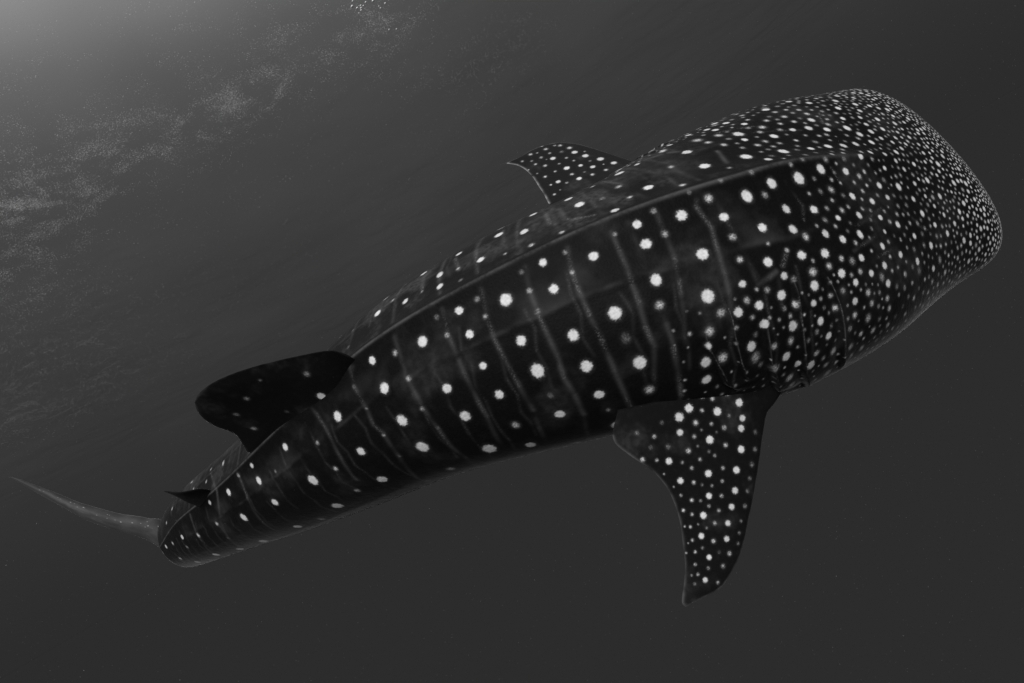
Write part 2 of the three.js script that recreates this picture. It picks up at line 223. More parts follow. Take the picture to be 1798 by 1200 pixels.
const FAR_PECTORAL = {
  O: [.614, .532, -3.14], U: [-.908, .412, -.078], V: [-.347, -.632, .693],
  lead: [[-.326, -.175], [-.226, -.306], [-.139, -.395], [-.054, -.48], [.022, -.542], [.101, -.575], [.181, -.567], [.249, -.532], [.305, -.482], [.352, -.454], [.375, -.437]],
  trail: [[.127, .113], [.178, -.027], [.196, -.104], [.218, -.179], [.246, -.274], [.284, -.359], [.323, -.407], [.375, -.437]],
  spots: [
    [.251, -.481, .013, .7], [.172, -.509, .014, .7], [.099, -.527, .014, .7], [.053, -.486, .016, .8], [.031, -.432, .015, .9], [-.019, -.38, .016, .9], [-.088, -.328, .017, .9], [-.146, -.269, .015, .9],
    [.14, -.405, .014, .9], [.181, -.351, .012, .8], [.228, -.381, .01, .7], [.198, -.433, .011, .6], [.154, -.461, .01, .6], [.074, -.388, .01, .6], [.04, -.349, .009, .6], [.011, -.293, .011, .9],
    [-.045, -.26, .013, .9], [-.103, -.209, .012, .8], [-.038, -.189, .012, .8], [.078, -.291, .015, 1], [.026, -.176, .013, 1], [.125, -.186, .012, .9], [.185, -.253, .011, .8], [.135, -.282, .009, .7],
    [.112, -.344, .009, .5], [.057, -.227, .012, .7], [-.003, -.226, .009, .3], [.085, -.162, .01, .5], [.161, -.173, .008, .8], [.148, -.087, .009, .8], [.119, -.114, .006, .5], [.246, -.417, .009, .5],
    [.294, -.429, .01, .5], [.264, -.344, .006, .6], [.222, -.296, .007, .5], [.172, -.406, .006, .3], [.094, -.456, .013, .3], [.126, -.535, .01, .6], [.191, -.555, .01, .6], [.217, -.484, .008, .5],
    [-.037, -.322, .009, .4], [-.097, -.269, .006, .6], [-.019, -.427, .008, .5],
  ],
};
const DORSAL = {
  O: [-.974, .319, -3.078], U: [-.373, .677, .634], V: [-.87, -.019, -.492],
  lead: [[-.021, -.428], [.111, -.499], [.178, -.493], [.215, -.464], [.252, -.404], [.3, -.322], [.356, -.21], [.405, -.082], [.428, .031], [.424, .128], [.411, .171]],
  trail: [[-.038, .195], [.02, .243], [.027, .387], [.081, .346], [.153, .286], [.196, .279], [.249, .281], [.312, .263], [.371, .221], [.411, .171]],
  spots: [
    [.277, -.013, .015, .5], [.244, .125, .015, .5], [.131, .172, .017, .6], [.303, -.155, .009, .3], [.194, -.318, .015, .5], [.079, -.256, .018, 1], [.111, -.053, .012, .2],
  ],
};
const SECOND_DORSAL = {
  upper: [[-1.747, .259, -3.742], [-1.728, .295, -3.61], [-1.745, .328, -3.538], [-1.802, .354, -3.487], [-1.86, .399, -3.444]],
  lower: [[-1.947, .235, -3.893], [-1.874, .266, -3.691], [-1.865, .299, -3.61], [-1.85, .348, -3.507], [-1.86, .399, -3.444]],
};
const CAUDAL = {
  upper: [[-2.392, .287, -4.311], [-2.447, .372, -4.305], [-2.488, .397, -4.301], [-2.521, .429, -4.298], [-2.631, .517, -4.291], [-2.724, .612, -4.285], [-2.815, .71, -4.278], [-2.889, .81, -4.271], [-2.965, .907, -4.264], [-3.043, 1.005, -4.257], [-3.088, 1.052, -4.253]],
  lower: [[-2.465, .127, -4.319], [-2.52, .212, -4.313], [-2.555, .282, -4.307], [-2.633, .376, -4.301], [-2.734, .48, -4.293], [-2.82, .587, -4.286], [-2.887, .699, -4.278], [-2.962, .824, -4.27], [-3.034, .955, -4.261], [-3.062, 1.008, -4.257], [-3.088, 1.052, -4.253]],
};


// ---------------------------------------------------------------- the body as a surface over (length, angle)
const LENGTH = 5.274, NST = STATIONS.length;
function naturalSpline(rows) {
  const n = rows.length, m = rows[0].length, c = new Float64Array(n), M = rows.map(() => new Float64Array(m));
  for (let i = 1; i < n - 1; i++) {                                // tridiagonal 1 4 1, unit spacing
    const k = 1 / (4 - c[i - 1]); c[i] = k;
    for (let q = 0; q < m; q++) M[i][q] = (6 * (rows[i + 1][q] - 2 * rows[i][q] + rows[i - 1][q]) - M[i - 1][q]) * k;
  }
  for (let i = n - 2; i > 0; i--) for (let q = 0; q < m; q++) M[i][q] -= c[i] * M[i + 1][q];
  return (s) => {
    const x = clamp(s) * (n - 1), i = Math.min(n - 2, Math.floor(x)), d = x - i, e = 1 - d, out = new Float64Array(m);
    for (let q = 0; q < m; q++) out[q] = (M[i][q] * (e * e * e - e) + M[i + 1][q] * (d * d * d - d)) / 6 + rows[i][q] * e + rows[i + 1][q] * d;
    return out;
  };
}
const station = naturalSpline(STATIONS);
const cap = (x, L, p) => Math.pow(Math.max(1 - Math.pow(1 - clamp(x / L), p), 1e-9), 1 / p);
function frameAt(x) {
  const s = x / LENGTH, v = station(s), a = station(Math.max(0, s - 1e-3)), b = station(Math.min(1, s + 1e-3));
  const T = new THREE.Vector3(b[0] - a[0], b[1] - a[1], b[2] - a[2]).normalize();
  const D = new THREE.Vector3(v[3], v[4], v[5]); D.addScaledVector(T, -D.dot(T)).normalize();
  const S = new THREE.Vector3().crossVectors(D, T);
  const tail = cap(LENGTH + 0.001 - x, 0.10, 2.2), front = cap(x, 0.42, 3.2) * tail, frontH = cap(x, 0.75, 2.2) * tail;
  return { C: new THREE.Vector3(v[0], v[1], v[2]), T, D, S, w: v[6] * front, up: v[7] * frontH, down: v[8] * frontH, ridge: 0.10 * v[6] * smooth(0.35, 1.3, x) * (1 - 0.8 * smooth(LENGTH - 1.7, LENGTH - 0.2, x)) * tail, half: v[6] };
}
const bump = (a, c, w) => Math.exp(-(((a - c) / w) ** 2));
// gill slits: distance behind each slit at this angle, on both flanks
const GILL_LINES = GILLS.map((pts) => (deg) => {
  if (deg <= pts[0][0]) return pts[0][1];
  for (let k = 1; k < pts.length; k++) if (deg <= pts[k][0]) { const t = (deg - pts[k - 1][0]) / (pts[k][0] - pts[k - 1][0]); return pts[k - 1][1] + t * (pts[k][1] - pts[k - 1][1]); }
  return pts[pts.length - 1][1];
});
function relief(x, deg) {                                          // small outward displacement, metres
  const a = Math.abs(deg);
  let h = 0;
  const keel = smooth(1.1, 1.5, x) * (1 - smooth(4.6, 5.0, x));
  h += keel * (0.0025 * bump(a, 24, 2.2) + 0.001 * bump(a, 52, 3.0) * smooth(1.9, 2.3, x) + 0.002 * bump(a, 84, 4) * smooth(2.4, 3.4, x));
  if (x > 1.2 && x < 2.1) for (let k = 0; k < GILLS.length; k++) {
    const p = GILLS[k], lo = p[0][0], hi = p[p.length - 1][0], win = smooth(lo - 4, lo + 8, a) * (1 - smooth(hi - (k ? 3 : 20), hi + (k ? 3 : -6), a));
    if (win <= 0) continue;
    const d = x - GILL_LINES[k](a);
    const lift = (0.007 + 0.008 * smooth(55, 85, a)) * (deg < 0 ? 0.5 : 1);
    h += win * (d < 0 ? lift * Math.exp(d / 0.05) : lift * Math.exp(-d / 0.006) - (deg < 0 ? 0.009 : 0.024) * (1 - Math.exp(-d / 0.006)) * Math.exp(-d / 0.028));
  }
  if (x < 0.5) h -= 0.02 * bump(a, 104, 2.4) * (1 - smooth(0.30, 0.46, x)) * smooth(0.004, 0.03, x);   // the mouth line round the snout
  return h;
}
function pointOn(F, x, deg, out = new THREE.Vector3()) {
  const th = deg * Math.PI / 180, c = Math.cos(th), s = Math.sin(th);
  const X = Math.sign(s) * Math.pow(Math.abs(s), 0.95) * F.w, a = ((deg % 360) + 540) % 360 - 180;
  const Y = c * (c > 0 ? F.up : F.down) + F.ridge * Math.exp(-Math.pow(Math.abs(a) / 8.5, 1.15));
  const r = relief(x, a), m = Math.hypot(s / Math.max(F.w, 0.05), c / Math.max(F.up, 0.05)) || 1, k = r * smooth(0, 0.05, F.w);
  return out.copy(F.C).addScaledVector(F.S, X + k * s / Math.max(F.w, 0.05) / m).addScaledVector(F.D, Y + k * c / Math.max(F.up, 0.05) / m);
}
// texture u follows the length along a flank line, so that the blunt snout is not stretched
const U_TABLE = (() => {
  const xs = [], us = [0], n = 2400, p = new THREE.Vector3(), q = new THREE.Vector3();
  for (let i = 0; i <= n; i++) xs.push(LENGTH * Math.pow(i / n, 2.2));
  for (let i = 0; i <= n; i++) { pointOn(frameAt(xs[i]), xs[i], 70, q); if (i) us.push(us[i - 1] + q.distanceTo(p)); p.copy(q); }
  const total = us[n];
  return { xs, us: us.map((u) => u / total), total };
})();
const lookup = (from, to, v) => { let lo = 0, hi = from.length - 1; while (hi - lo > 1) { const m = (lo + hi) >> 1; if (from[m] <= v) lo = m; else hi = m; } const t = (v - from[lo]) / (from[hi] - from[lo] || 1); return to[lo] + clamp(t) * (to[hi] - to[lo]); };
const uOf = (x) => lookup(U_TABLE.xs, U_TABLE.us, x), xOf = (u) => lookup(U_TABLE.us, U_TABLE.xs, u);

function bodyGeometry() {
  const U = [];
  const run = (x0, x1, n) => { const a = uOf(x0), b = uOf(x1); for (let i = 0; i < n; i++) U.push(a + (b - a) * i / n); };
  run(0, 0.5, 110); run(0.5, 1.3, 70); run(1.3, 1.95, 210); run(1.95, 4.9, 210); run(4.9, LENGTH, 50); U.push(1);
  const N = 320, pos = [], uv = [], idx = [], p = new THREE.Vector3();
  for (const u of U) {
    const x = xOf(u), F = frameAt(x);
    for (let j = 0; j <= N; j++) {
      const deg = -180 + 360 * (j % N) / N;
      pointOn(F, x, deg, p); pos.push(p.x, p.y, p.z); uv.push(u, j / N);
    }
  }
  for (let i = 0; i < U.length - 1; i++) for (let j = 0; j < N; j++) { const a = i * (N + 1) + j, b = a + N + 1; idx.push(a, b, a + 1, a + 1, b, b + 1); }
  for (const i of [0, U.length - 1]) {                              // close both ends
    const x = xOf(U[i]), C = frameAt(x).C, o = i * (N + 1), c = pos.length / 3; pos.push(C.x, C.y, C.z); uv.push(U[i], 0.5);
    for (let j = 0; j < N; j++) i ? idx.push(o + j, c, o + j + 1) : idx.push(o + j, o + j + 1, c);
  }
  return finish(pos, uv, idx);
}
function finish(pos, uv, idx) {
  let g = new THREE.BufferGeometry();
  g.setAttribute('position', new THREE.Float32BufferAttribute(pos, 3));
  g.setAttribute('uv', new THREE.Float32BufferAttribute(uv, 2));
  g.setIndex(idx);
  // smooth normals across texture seams: weld by position for the normals alone
  const w = mergeVertices(new THREE.BufferGeometry().setAttribute('position', g.attributes.position).setIndex(idx), 1e-6);
  w.computeVertexNormals();
  const n = new Float32Array(pos.length), wi = w.index.array, wn = w.attributes.normal;
  for (let k = 0; k < idx.length; k++) { n[idx[k] * 3] = wn.getX(wi[k]); n[idx[k] * 3 + 1] = wn.getY(wi[k]); n[idx[k] * 3 + 2] = wn.getZ(wi[k]); }
  g.setAttribute('normal', new THREE.BufferAttribute(n, 3));
  let vol = 0;                                                      // turn inside-out shells round
  for (let k = 0; k < idx.length; k += 3) {
    const [a, b, c] = [idx[k] * 3, idx[k + 1] * 3, idx[k + 2] * 3];
    vol += pos[a] * (pos[b + 1] * pos[c + 2] - pos[b + 2] * pos[c + 1]) - pos[a + 1] * (pos[b] * pos[c + 2] - pos[b + 2] * pos[c]) + pos[a + 2] * (pos[b] * pos[c + 1] - pos[b + 1] * pos[c]);
  }
  if (vol < 0) { for (let k = 0; k < idx.length; k += 3) [idx[k], idx[k + 1]] = [idx[k + 1], idx[k]]; g.setIndex(idx); for (let k = 0; k < n.length; k++) n[k] *= -1; }
  return g;
}

// ---------------------------------------------------------------- markings
// every mark is a point or a line of points in space; the skin is coloured by real distance over the surface
class Marks {
  constructor(cell = 0.08) { this.cell = cell; this.map = new Map(); }
  key(x, y, z) { return (x + 500) * 1e6 + (y + 500) * 1e3 + z + 500; }
  add(m, reach) {
    const c = this.cell, [a, b] = [m.p, m.q ?? m.p];
    const r = (i) => [Math.floor((Math.min(a.getComponent(i), b.getComponent(i)) - reach) / c), Math.floor((Math.max(a.getComponent(i), b.getComponent(i)) + reach) / c)];
    const [X, Y, Z] = [r(0), r(1), r(2)];
    for (let x = X[0]; x <= X[1]; x++) for (let y = Y[0]; y <= Y[1]; y++) for (let z = Z[0]; z <= Z[1]; z++) { const k = this.key(x, y, z); if (!this.map.has(k)) this.map.set(k, []); this.map.get(k).push(m); }
  }
  near(x, y, z) { const c = this.cell; return this.map.get(this.key(Math.floor(x / c), Math.floor(y / c), Math.floor(z / c))) ?? []; }
}
const WHITE = 0.66;
function markValue(m, x, y, z) {                                    // [coverage, brightness]
  if (m.q) {
    const ax = m.q.x - m.p.x, ay = m.q.y - m.p.y, az = m.q.z - m.p.z, t = clamp(((x - m.p.x) * ax + (y - m.p.y) * ay + (z - m.p.z) * az) / (ax * ax + ay * ay + az * az));
    const d = Math.hypot(x - m.p.x - t * ax, y - m.p.y - t * ay, z - m.p.z - t * az) / m.r;
    if (d > 2.2) return 0;
    const soft = Math.exp(-d * d * 1.1) * clamp((m.p0 ?? 0.75) + 1.2 * perlin.noise(x * 14 + m.k, y * 14, z * 14)), speck = smooth(0.15, 0.6, perlin.noise(x * 9, y * 9 + m.k, z * 9) + 0.25) * smooth(0.05, 0.5, 0.1 + perlin.noise(x * 190, y * 190, z * 190));
    return (m.base ?? 0.022) * soft + m.b * Math.exp(-d * d * 2.2) * speck;
  }
  const dx = x - m.p.x, dy = y - m.p.y, dz = z - m.p.z, f = 0.02 / m.r, rag = (m.rag ?? 1) * 0.19 * perlin.noise(dx * 120 * f + m.k, dy * 120 * f, dz * 120 * f) + 0.14 * perlin.noise(x * 260, y * 260, z * 260 + m.k);
  const along = m.ax ? dx * m.ax.x + dy * m.ax.y + dz * m.ax.z : 0;
  const d = Math.sqrt(Math.max(0, dx * dx + dy * dy + dz * dz + along * along * ((m.as ?? 1) - 1))) / m.r * m.sq + rag;
  if (d > 1.7) return 0;
  const soft = clamp(0.006 / m.r, 0, 0.55), body = 1 - smooth(0.80 - soft * 0.5, 1.06 + soft * 0.3, d), halo = 0.06 * (1 - smooth(0.9, 1.7, d));
  if (m.b > 0.85) return body * (0.93 + 0.2 * perlin.noise(x * 120, y * 120, z * 120)) * WHITE * Math.pow(m.b, 1.4) + halo * 0.3 * m.b;
  const speck = smooth(-0.35 - m.b * 0.3, 0.55 - m.b * 0.3, perlin.noise(x * 170, y * 170, z * 170 + m.k) + 0.5 * perlin.noise(x * 330, y * 330, z * 330));
  return (1 - smooth(0.05, 1.1, d)) * (0.35 + 0.9 * speck) * WHITE * Math.pow(m.b, 1.25) + halo * 0.3 * m.b;
}
const skinGrain = (x, y, z) => {
  const blotch = smooth(0.02, 0.34, fbm(x * 3.1, y * 3.1, z * 3.1 + 4, 4)), fine = fbm(x * 26, y * 26, z * 26, 3), dust = perlin.noise(x * 150, y * 150, z * 150);
  return 0.0055 + 0.011 * blotch * (0.6 + 1.6 * Math.max(0, fine + 0.25)) + 0.004 * Math.max(0, fine) + 0.0016 * dust;
};

function bodyTextures() {
  const marks = new Marks(), spots = [], at = (x, deg) => pointOn(frameAt(x), x, deg);
  const put = (p, r, b, across) => { const m = { p, r, b, k: spots.length * 1.37, sq: 0.88 + 0.24 * rnd(), ax: across, as: 0.72 + 0.5 * rnd(), rag: 0.5 + 0.8 * rnd() }; spots.push(m); marks.add(m, r * 1.75); };
  const all = [...FLANK_SPOTS, ...GILL_SPOTS, ...HEAD_SPOTS];
  for (const [x, deg, r, b] of all) put(at(x, deg), r * (x < 1.2 ? 0.9 : x < 1.4 ? 0.98 : 1.06), b, at(x, deg + 0.5).sub(at(x, deg - 0.5)).normalize());
  // the flank turned away: the same rows mirrored, a little shifted, wherever nothing has been placed
  const seen = spots.slice();
  for (const [x, deg, r, b] of all) {
    if (deg < 12) continue;
    const xx = clamp(x + (rnd() - 0.5) * 0.04, 0.02, LENGTH - 0.05), p = at(xx, -deg * (0.97 + 0.06 * rnd()));
    if (seen.every((s) => s.p.distanceTo(p) > 1.6 * (s.r + r) + (x > 1.6 ? 0.05 : 0.012))) put(p, r * 0.95, b);
  }
  // the head is dotted ever more finely towards the lip
  const buckets = new Map(), bk = (p, i = 0, j = 0, k = 0) => ((Math.floor(p.x / 0.1) + i + 500) * 1000 + Math.floor(p.y / 0.1) + j + 500) * 1000 + Math.floor(p.z / 0.1) + k + 500;
  const file = (m) => { const k = bk(m.p); if (!buckets.has(k)) buckets.set(k, []); buckets.get(k).push(m); };
  spots.forEach(file);
  const clear = (p, gap) => { for (let i = -1; i < 2; i++) for (let j = -1; j < 2; j++) for (let k = -1; k < 2; k++) for (const m of buckets.get(bk(p, i, j, k)) ?? []) if (m.p.distanceTo(p) < gap(m.r)) return false; return true; };
  for (let k = 0; k < 110000; k++) {
    const x = xOf(rnd() * uOf(1.35)), deg = (rnd() * 2 - 1) * 130, p = at(x, deg);
    const r = (0.0054 + 0.0048 * smooth(0.0, 0.45, x) + 0.003 * smooth(0.5, 1.2, x)) * (0.75 + 0.5 * rnd());
    const gap = 0.0034 + 0.0052 * smooth(0, 0.4, x) + 0.013 * smooth(0.5, 1.2, x);
    if (!clear(p, (m) => m + r + gap)) continue;
    put(p, r, x < 0.32 ? 0.8 + 0.25 * rnd() : clamp(0.28 + 0.45 * rnd() + 0.35 * (1 - smooth(0.3, 0.7, x)), 0, 1));
    file(spots[spots.length - 1]);
  }
  for (let k = 0; k < 9000; k++) {                                  // small dim dots over the gills
    const x = 1.2 + 0.75 * rnd(), deg = (rnd() < 0.5 ? -1 : 1) * (42 + 72 * rnd()), p = at(x, deg), r = 0.006 + 0.005 * rnd();
    if (!clear(p, (m) => m + r + 0.013 + 0.02 * smooth(1.6, 1.95, x))) continue;
    put(p, r, 0.3 + 0.4 * rnd()); file(spots[spots.length - 1]);
  }
  for (let x = 2.15; x < 5.1; x += 0.075 + 0.05 * rnd()) for (const side of [1, -1]) {   // the row along the edge of the belly
    const p = at(x, side * (100 + 12 * rnd())), r = 0.016 + 0.010 * rnd();
    if (clear(p, (m) => m + r + 0.03)) { put(p, r * (x > 4.3 ? 0.6 : 1), 0.65 + 0.4 * rnd()); file(spots[spots.length - 1]); }
  }
  for (const [b, pts] of STRIPES) for (const side of [1, -1]) for (let k = 0; k + 3 < pts.length; k += 2) {
    if (side < 0 && pts[1] < 14) continue;
    const m = { p: at(pts[k], side * pts[k + 1]), q: at(pts[k + 2], side * pts[k + 3]), r: pts[0] < 1.4 ? 0.009 : 0.011, p0: pts[0] < 1.4 ? 0.35 : 0.75, base: pts[0] < 1.4 ? 0.005 + 0.03 * b : 0.014 + 0.065 * b, b: b * 0.24, k: k + pts[0] };
    if (m.p.distanceTo(m.q) > 1e-3) marks.add(m, 0.04);
  }
  // each pale band runs on, fainter, from the ridge to the belly; between the measured ones lie weaker ones
  const bands = STRIPES.filter(([, p]) => p[1] > -1 && p[p.length - 1] > 35 && p[0] > 1.6);
  for (const [b, p] of bands) for (const side of [1, -1]) {
    const n = p.length, x0 = p[0], x1 = p[n - 2];
    const chain = [[x0 - 0.01, 4], [x0, Math.max(5, p[1])], ...(side < 0 ? Array.from({ length: n / 2 }, (_, k) => [p[2 * k], p[2 * k + 1]]) : []), null, [x1, p[n - 1]], [x1 + 0.02, Math.min(104, p[n - 1] + 14)], [x1 + 0.04, 108]];
    for (let k = 0; k + 1 < chain.length; k++) if (chain[k] && chain[k + 1] && chain[k + 1][1] > chain[k][1]) { const m = { p: at(chain[k][0], side * chain[k][1]), q: at(chain[k + 1][0], side * chain[k + 1][1]), r: 0.011, base: 0.018, b: 0.03, k: k + x0 }; marks.add(m, 0.04); }
  }
  for (let x = 1.55; x < 5.1; x += (x < 4.2 ? 0.11 : 0.065) + 0.03 * rnd()) for (const side of [1, -1]) {
    const lean = 0.03 + 0.10 * smooth(2.6, 4.4, x), from = 8 + 30 * rnd(), to = Math.min(106, from + 30 + 50 * rnd());
    for (let a = from; a < to; a += 9) { const m = { p: at(x + lean * a / 90 + 0.008 * Math.sin(a + x * 9), side * a), q: at(x + lean * (a + 9) / 90 + 0.008 * Math.sin(a + 9 + x * 9), side * (a + 9)), r: 0.008, base: 0.011, b: 0.02, k: a + x }; marks.add(m, 0.03); }
  }
  for (const g of GILLS) for (const side of [1, -1]) for (let k = 0; k + 1 < g.length; k++) {   // pale worn rims of the gill flaps
    const m = { p: at(g[k][1] - 0.002, side * g[k][0]), q: at(g[k + 1][1] - 0.002, side * g[k + 1][0]), r: 0.0028, base: 0.05, b: 0.12, k: k * 3 };
    marks.add(m, 0.01);
  }
  const gu = 560, gv = 512, grid = new Float32Array((gu + 1) * (gv + 1) * 3), q = new THREE.Vector3();
  for (let i = 0; i <= gu; i++) { const x = xOf(i / gu), F = frameAt(x); for (let j = 0; j <= gv; j++) { pointOn(F, x, -180 + 360 * j / gv, q); q.toArray(grid, (i * (gv + 1) + j) * 3); } }
  const place = (u, v) => {
    const a = Math.min(gu - 1e-6, u * gu), b = Math.min(gv - 1e-6, v * gv), i = Math.floor(a), j = Math.floor(b), s = a - i, t = b - j, o = (i * (gv + 1) + j) * 3, w = (gv + 1) * 3;
    for (let c = 0; c < 3; c++) P[c] = (grid[o + c] * (1 - t) + grid[o + 3 + c] * t) * (1 - s) + (grid[o + w + c] * (1 - t) + grid[o + w + 3 + c] * t) * s;
  }, P = [0, 0, 0];
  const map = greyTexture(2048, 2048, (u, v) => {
    place(u, v);
    const [x, y, z] = P, side = v < 0.5 ? -1 : 1, deg = Math.abs(-180 + 360 * v), xm = xOf(u);
    let c = skinGrain(x, y, z);
    const keel = smooth(1.3, 1.6, xm) * (1 - smooth(4.4, 4.9, xm)), wob = fbm(x * 4, y * 4, z * 4, 3) * 3;
    c += keel * 0.016 * bump(deg + wob * 0.5, 24, 1.1) * clamp(0.2 + 2.6 * fbm(x * 9, y * 9, z * 9, 3));          // paler lines on the keels along the flanks
    c += smooth(0.7, 1.4, xm) * 0.055 * bump(deg, 0, 0.75) * clamp(0.75 + 1.1 * fbm(x * 9, y * 9, z * 9, 3) + 0.3 * perlin.noise(x * 90, y * 90, z * 90));
    c += keel * 0.016 * smooth(6, 16, deg) * (1 - smooth(22, 25, deg)) * clamp(2.4 * fbm(x * 5 + 2, y * 5, z * 5, 4));
    if (side < 0) c += smooth(1.3, 1.8, xm) * smooth(1, 3, deg) * (1 - smooth(50, 80, deg)) * (0.002 + 0.030 * smooth(0.0, 0.4, fbm(x * 6, y * 6 + 3, z * 6, 4)) * clamp(0.7 + perlin.noise(x * 60, y * 60, z * 60)));   // light on the far flank painted in as a paler, blotched back
    let s = 0;
    if (deg < 132) for (const m of marks.near(x, y, z)) s = Math.max(s, markValue(m, x, y, z));
    c = c + s * (1 - c);
    const belly = smooth(-0.25, 0.25, (deg - 130 + 22 * fbm(x * 6, y * 6, z * 6, 4)) / 9);                        // white underside, blotched border
    return c * (1 - belly) + belly * (0.5 + 0.1 * fbm(x * 12, y * 12, z * 12, 3));
  });
  const relief = greyTexture(2048, 1024, (u, v) => {
    place(u, v); const [x, y, z] = P;
    return 0.5 + 0.30 * fbm(x * 30, y * 30, z * 30, 3) + 0.22 * perlin.noise(x * 140, y * 140, z * 140);
  }, false);
  return { map, relief };
}

// ---------------------------------------------------------------- fins
function along(points) {                                           // even steps along a chain of 3-D points, smoothed
  const curve = new THREE.CatmullRomCurve3(points, false, 'centripetal');
  curve.arcLengthDivisions = 400;
  return (t) => curve.getPointAt(clamp(t));
}
const lens = (c) => 2.0 * (1.4845 * Math.sqrt(c) - 0.63 * c - 1.758 * c * c + 1.4215 * c ** 3 - 0.518 * c ** 4);   // 0..~1 over the chord
// lead, trail: chains from root to tip; thick: [root, tip] half thickness; returns geometry with plane or chord/span uv
const wedge = (c) => 5.2 * c * Math.pow(1 - c, 1.4);                // sharp in front, for a fin that grows out of the ridge
function finGeometry(lead, trail, thick, flare, uvOf, fade = 0.10, profile = lens) {
  const A = along(lead), B = along(trail), nv = 90, nc = 56, pos = [], uv = [], idx = [];
  const n = new THREE.Vector3(), a2 = new THREE.Vector3(), b2 = new THREE.Vector3();
  for (let i = 0; i <= nv; i++) {
    const v = 1 - Math.pow(1 - i / nv, 1.5), a = A(v), b = B(v), e = 0.01;
    a2.copy(A(Math.min(1, v + e))).sub(A(Math.max(0, v - e))); b2.copy(B(Math.min(1, v + e))).sub(B(Math.max(0, v - e)));
    const chord = b.clone().sub(a), len = chord.length();
    if (i < nv - 1) n.crossVectors(chord, a2.add(b2)).normalize();
    const h = Math.min((thick[0] + (thick[1] - thick[0]) * v) * Math.sqrt(Math.max(0, 1 - v ** 4)) * (1 + flare * Math.exp(-v / fade)), len * 0.45);
    for (let k = 0; k < nc; k++) {
      const w = 2 * Math.PI * k / nc, c = (1 - Math.cos(w)) / 2, p = a.clone().addScaledVector(chord, c).addScaledVector(n, h * profile(c) * Math.sign(Math.sin(w) || 1) * (k % (nc / 2) ? 1 : 0.15));
      pos.push(p.x, p.y, p.z); uv.push(...uvOf(p, c, v));
    }
  }
  for (let i = 0; i < nv; i++) for (let k = 0; k < nc; k++) { const o = i * nc, k2 = (k + 1) % nc; idx.push(o + k, o + nc + k, o + k2, o + k2, o + nc + k, o + nc + k2); }
  for (const i of [0, nv]) {
    const o = i * nc, c = pos.length / 3, m = [0, 0, 0, 0, 0];
    for (let k = 0; k < nc; k++) { for (let q = 0; q < 3; q++) m[q] += pos[(o + k) * 3 + q] / nc; for (let q = 0; q < 2; q++) m[3 + q] += uv[(o + k) * 2 + q] / nc; }
    pos.push(m[0], m[1], m[2]); uv.push(m[3], m[4]);
    for (let k = 0; k < nc; k++) { const k2 = (k + 1) % nc; i ? idx.push(o + k, c, o + k2) : idx.push(o + k, o + k2, c); }
  }
  return finish(pos, uv, idx);
}
const V3 = (a) => new THREE.Vector3(...a);
function planeFin(f, thick, flare, size, fade, grow = 0.9, profile = lens, margin = 0.06, tone = 0) {              // a fin drawn in its own plane: O + a U + b V
  const O = V3(f.O), U = V3(f.U), V = V3(f.V), N = new THREE.Vector3().crossVectors(U, V);
  const to3 = ([a, b]) => O.clone().addScaledVector(U, a).addScaledVector(V, b);
  const all = [...f.lead, ...f.trail], lo = [0, 1].map((i) => Math.min(...all.map((p) => p[i])) - 0.05), hi = [0, 1].map((i) => Math.max(...all.map((p) => p[i])) + 0.05);
  const uvOf = (p) => { const d = p.clone().sub(O); return [(d.dot(U) - lo[0]) / (hi[0] - lo[0]), (d.dot(V) - lo[1]) / (hi[1] - lo[1])]; };
  const geometry = finGeometry(f.lead.map(to3), f.trail.map(to3), thick, flare, uvOf, fade, profile);
  const marks = new Marks(0.05);
  (f.spots ?? []).forEach(([a, b, r, s], k) => marks.add({ p: new THREE.Vector3(a, b, 0), r: r * grow, b: s, k: k * 1.7, sq: 1 }, r * grow * 1.75));
  const map = greyTexture(size, size, (u, v) => {
    const a = lo[0] + u * (hi[0] - lo[0]), b = lo[1] + v * (hi[1] - lo[1]);
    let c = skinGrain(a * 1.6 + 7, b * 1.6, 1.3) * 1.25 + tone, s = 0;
    for (const m of marks.near(a, b, 0)) s = Math.max(s, markValue(m, a, b, 0));
    let e = 1;                                                      // paler margin along both edges
    for (const line of [f.trail, f.lead]) for (let k = 1; k + 1 < line.length; k++) {
      const [x0, y0] = line[k], dx = line[k + 1][0] - x0, dy = line[k + 1][1] - y0, t = clamp(((a - x0) * dx + (b - y0) * dy) / (dx * dx + dy * dy));
      e = Math.min(e, Math.hypot(a - x0 - t * dx, b - y0 - t * dy) * (line === f.lead ? 1.6 : 1));
    }
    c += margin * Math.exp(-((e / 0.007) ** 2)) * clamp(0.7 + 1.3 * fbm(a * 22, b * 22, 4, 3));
    return c + s * (1 - c);
  });
  return { geometry, map };
}
function freeFin(f, thick, flare, tone) {
  const geometry = finGeometry(f.upper.map(V3), f.lower.map(V3), thick, flare, (p, c, v) => [v, c]);
  return { geometry, map: tone };
}

